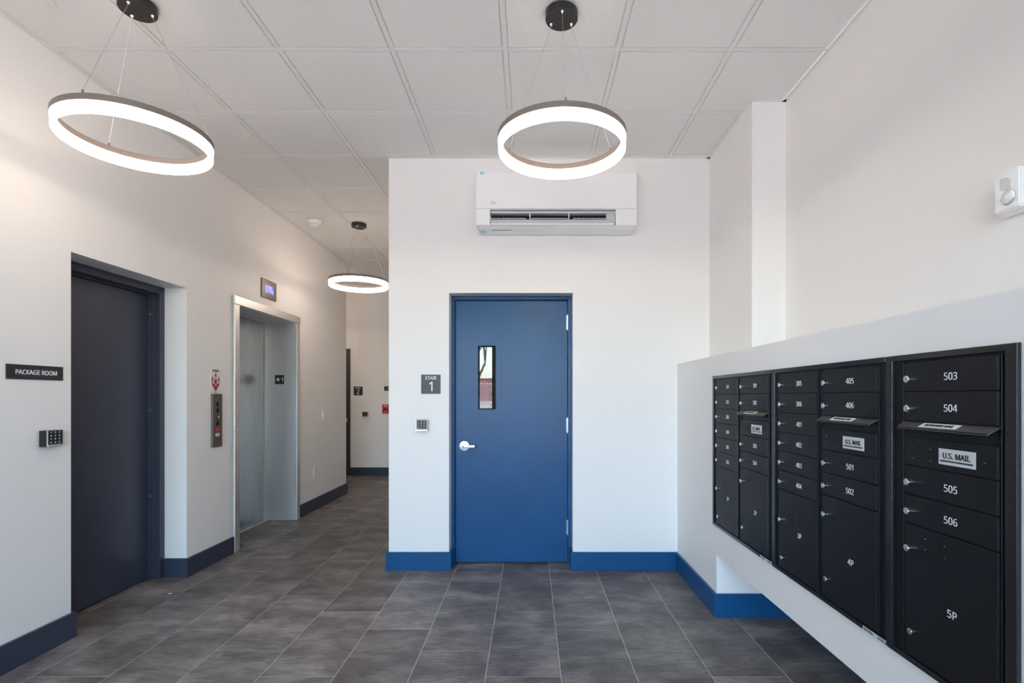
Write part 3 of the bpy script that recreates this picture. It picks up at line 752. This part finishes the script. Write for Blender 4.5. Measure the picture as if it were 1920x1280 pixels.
def slot_and_mail(unit, u0, vt, vb, Wd=DW):
    """outgoing slot with hood, and master door marked U.S. MAIL"""
    vm = vt-.048                                  # top of the master door
    so = B().box(u0+.012, u0+Wd-.012, vt-.030, vt-.006, WF-.0005, WF+.0006).build('mail_slot', M['dark'], unit, smooth=False)
    w1, dv = .036, .018
    b = B(); uu0, uu1 = u0-.010, u0+Wd-.001
    A = [(uu0, vt-.0005, WF), (uu1, vt-.0005, WF), (uu1-.002, vt-dv, w1), (uu0+.014, vt-dv, w1)]
    top = [b.bm.verts.new(p) for p in A]; bot = [b.bm.verts.new((p[0], p[1]-.003, p[2])) for p in A]
    b.bm.faces.new(top); b.bm.faces.new(bot[::-1])
    for i in range(4): b.bm.faces.new((top[i], bot[i], bot[(i+1) % 4], top[(i+1) % 4]))
    b.box(uu0+.014, uu1-.002, vt-dv-.0055, vt-dv, w1-.002, w1, .0006, 1)
    hd = b.build('slot_hood', M['hood'], unit, smooth=False, label='grey metal slot hood')
    # label on the slope
    sl = math.atan2(dv, w1-WF); n = Vector((0, math.cos(sl), math.sin(sl)))
    R = Matrix(((1, 0, 0), (0, math.sin(sl), math.cos(sl)), (0, -math.cos(sl), math.sin(sl)))).to_4x4()
    c = Vector((u0+.144, vt-.0005-dv*.5, (WF+w1)/2))+n*.0007
    T = Matrix.Translation(c) @ R
    b = B().box(-.065, .065, -.011, .011, -.0003, .0003)
    for v in b.bm.verts: v.co = T @ v.co
    lb = b.build('slot_label', M['paper'], hd, smooth=False)
    B().text('OUTGOING MAIL', .0135, 0, 0, 0, .012, .95, mtx=Matrix.Translation(c+n*.0006) @ R).build('lettering', M['ink'], unit, smooth=False).parent = hd
    d = B().box(u0+.0016, u0+Wd-.0016, vb+.0016, vm-.0016, WF, WD, .0012, 2).build('master_door', M['enamel'], unit, smooth=False)
    B().box(u0+Wd-.0078, u0+Wd-.0028, vb+.003, vm-.003, WD, WD+.0011, .0004, 1).build('door_lip', M['edge'], d, smooth=False)
    c = (vb+vm)/2-.004
    for du, dv2 in ((.034, .016), (.034, -.017), (.104, .016), (.104, -.017), (.278, .0)): inst(screw_me, d, u0+du, c+dv2, WD)
    inst(hole_me, d, u0+.070, c, WD)
    B().box(u0+.132, u0+.252, c-.020, c+.024, WD, WD+.0010, .0004, 1).build('mail_label', M['label'], d, smooth=False, label='silver U.S. MAIL label')
    B().text('U.S. MAIL', .0215, u0+.192, c+.0055, WD+.0014, .022, .95).build('lettering', M['ink'], d, smooth=False)
    b = B(); b.text('APPROVED BY THE POSTMASTER GENERAL', .0056, u0+.192, c-.0095, WD+.0014, .01, .98)
    b.build('lettering', M['ink'], d, smooth=False)
def mail_unit(Yl, Yr, cols, label, right=.012):
    u = thing('mailbox_unit', frame((XM, Yl, H), 'right'), label, 'mailbox', 'mailbox units set in the half wall')
    Wt = Yl-Yr; zt, zb = .127, -.798
    in0 = max(.022, Yl-MB1+.002); in1 = Wt-max(.008, MB0-Yr+.002)
    B().box(in0, in1, zb+.014, zt-.013, -.380, .0018).build('cabinet_box', M['enamel'], u, smooth=False)
    B().box(.0205, Wt-right-.0005, zb+.0165, zt-.0185, .0012, WF).build('inner_frame', M['enamel'], u, smooth=False)
    b = B()
    b.box(.0006, .020, zb, zt, .0006, .0125, .0015); b.box(Wt-right, Wt-.0006, zb, zt, .0006, .0125 if right > .02 else .0105, .0015)
    b.box(.020, Wt-right, zt-.018, zt, .0006, .0125, .0015); b.box(.020, Wt-right, zb, zb+.016, .0006, .0125, .0015)
    b.build('trim_frame', M['edge'], u, smooth=False)
    # raised stiles beside each column
    b = B()
    for (u0, wd, kind, nums) in cols:
        b.box(u0-.0065, u0-.0025, ZBOT-.002, ZT+.002, WF, .0095, .0006, 1); b.box(u0+wd+.002, u0+wd+.006, ZBOT-.002, ZT+.002, WF, .0095, .0006, 1)
    b.build('stile', M['edge'], u, smooth=False)
    for (u0, wd, kind, nums) in cols:
        if kind == 'plain':
            for k, nmb in enumerate(nums[:-1]): mail_door(u, u0, ZT-PITCH*k, ZT-PITCH*(k+1), nmb, None, wd)
            v = ZT-PITCH*(len(nums)-1)
            mail_door(u, u0, v, ZBOT, nums[-1], (-.557, -.728, -.593, -.534), wd)
        else:
            mail_door(u, u0, ZT, ZT-PITCH, nums[0], None, wd); mail_door(u, u0, ZT-PITCH, ZT-2*PITCH, nums[1], None, wd)
            slot_and_mail(u, u0, ZT-2*PITCH, -.2065, wd)
            mail_door(u, u0, -.2065, -.2935, nums[2], None, wd); mail_door(u, u0, -.2935, -.3805, nums[3], None, wd)
            mail_door(u, u0, -.3805, ZBOT, nums[4], (-.4535, -.701, -.592, -.429), wd)
    return u
uA = mail_unit(3.219, 2.4185, [(.071, .318, 'plain', ['201', '202', '203', '204', '205', '206', '1P']), (.434, .320, 'slot', ['301', '302', '303', '304', '2P'])],
    'black mailbox unit nearest the back wall with doors 201 to 304')
uB = mail_unit(2.4175, 1.6395, [(.0615, .312, 'plain', ['305', '306', '401', '402', '403', '404', '3P']), (.410, .318, 'slot', ['405', '406', '501', '502', '4P'])],
    'middle black mailbox unit with doors 305 to 502')
uC = mail_unit(1.6385, 1.2025, [(.0715, .3175, 'slot', ['503', '504', '505', '506', '5P'])], 'narrow black single column mailbox unit with doors 503 to 506', .031)
for un, a0, a1 in ((uA, .672, .794), (uB, .658, .772)):
    st_ = B().box(a0, a1, -.7975, -.7835, .0125, .0130).build('barcode_sticker', M['label'], un, smooth=False, label='silver barcode sticker')
    b = B(); r = random.Random(3)
    for g0, g1 in ((.006, .052), (.076, .114)):
        x = a0+g0
        while x < a0+g1:
            w_ = r.choice((.0008, .0014, .002)); b.box(x, x+w_, -.7945, -.7890, .0130, .0133); x += w_+r.choice((.001, .0016))
        b.box(a0+g0, a0+g1-.008, -.7875, -.7862, .0130, .0133)
    b.build('barcode', M['ink'], st_, smooth=False, kind='stuff')

# tiny paper scrap on the floor by the package room door
b = B(); b.prism([(-.014, -.006), (.012, -.009), (.016, .004), (-.004, .008)], .0004, .0024)
o = b.build('paper_scrap', M['paper'], smooth=False); o.location = (-2.49, 3.543, 0)
tag(o, 'tiny pale paper scrap on the floor near the package room door', 'paper')

# ------------------------------------------------------------------ the street outside, mirrored in the glass of the stair door
b = B(); pts = [(-1.96, -.03), (-9, .25), (-16, .75), (-24, .95), (-60, 1.0)]
for i in range(len(pts)-1):
    vsq = [b.bm.verts.new(p) for p in ((-40, pts[i][0], pts[i][1]), (40, pts[i][0], pts[i][1]), (40, pts[i+1][0], pts[i+1][1]), (-40, pts[i+1][0], pts[i+1][1]))]
    b.bm.faces.new(vsq)
b.build('ground', M['asphalt'], smooth=False, kind=W)
fe = thing('chain_link_fence', Matrix.Translation((0, -22, .9)), 'galvanised chain link fence mirrored in the glass of the blue door', 'fence')
for k in range(9): B().tube((-14+k*3, 0, 0), (-14+k*3, 0, 1.25), .03).build('post', M['galv'], fe)
for z in (.10, 1.22): B().tube((-14, 0, z), (10, 0, z), .022).build('rail', M['galv'], fe)
b = B()
for k in range(110):
    x = -12+k*.16
    b.tube((x, 0, .1), (x+1.12, 0, 1.22), .006, 4); b.tube((x+1.12, 0, .1), (x, 0, 1.22), .006, 4)
b.build('chain_mesh', M['galv'], fe, smooth=False, kind='stuff')
bl = thing('far_building', Matrix.Translation((-6, -34, .95)), 'low dark red building mirrored in the glass of the blue door', 'building')
B().box(-11, 12, -5, 0, 0, 1.9).build('building_wall', M['brickred'], bl, smooth=False)
B().box(-11.2, 12.2, -5.2, .2, 1.9, 2.05).build('roof_edge', M['plastic_grey'], bl, smooth=False)
tre = thing('bare_tree', Matrix.Translation((-3.05, -20, .9)), 'bare leafless tree mirrored in the glass of the blue door', 'tree')
b = B(); r = random.Random(11)
def branch(p, d, ln, rad, depth):
    q = p+d*ln; b.tube(p, q, rad, 6, rad*.72)
    if depth == 0: return
    for k in range(3 if depth > 2 else 2):
        nd = (d+Vector((r.uniform(-.75, .75), r.uniform(-.6, .6), r.uniform(-.15, .55)))).normalized()
        branch(q, nd, ln*r.uniform(.62, .85), rad*.62, depth-1)
branch(Vector((0, 0, 0)), Vector((.05, 0, 1)), 1.3, .13, 6)
b.build('branches', M['bark'], tre)
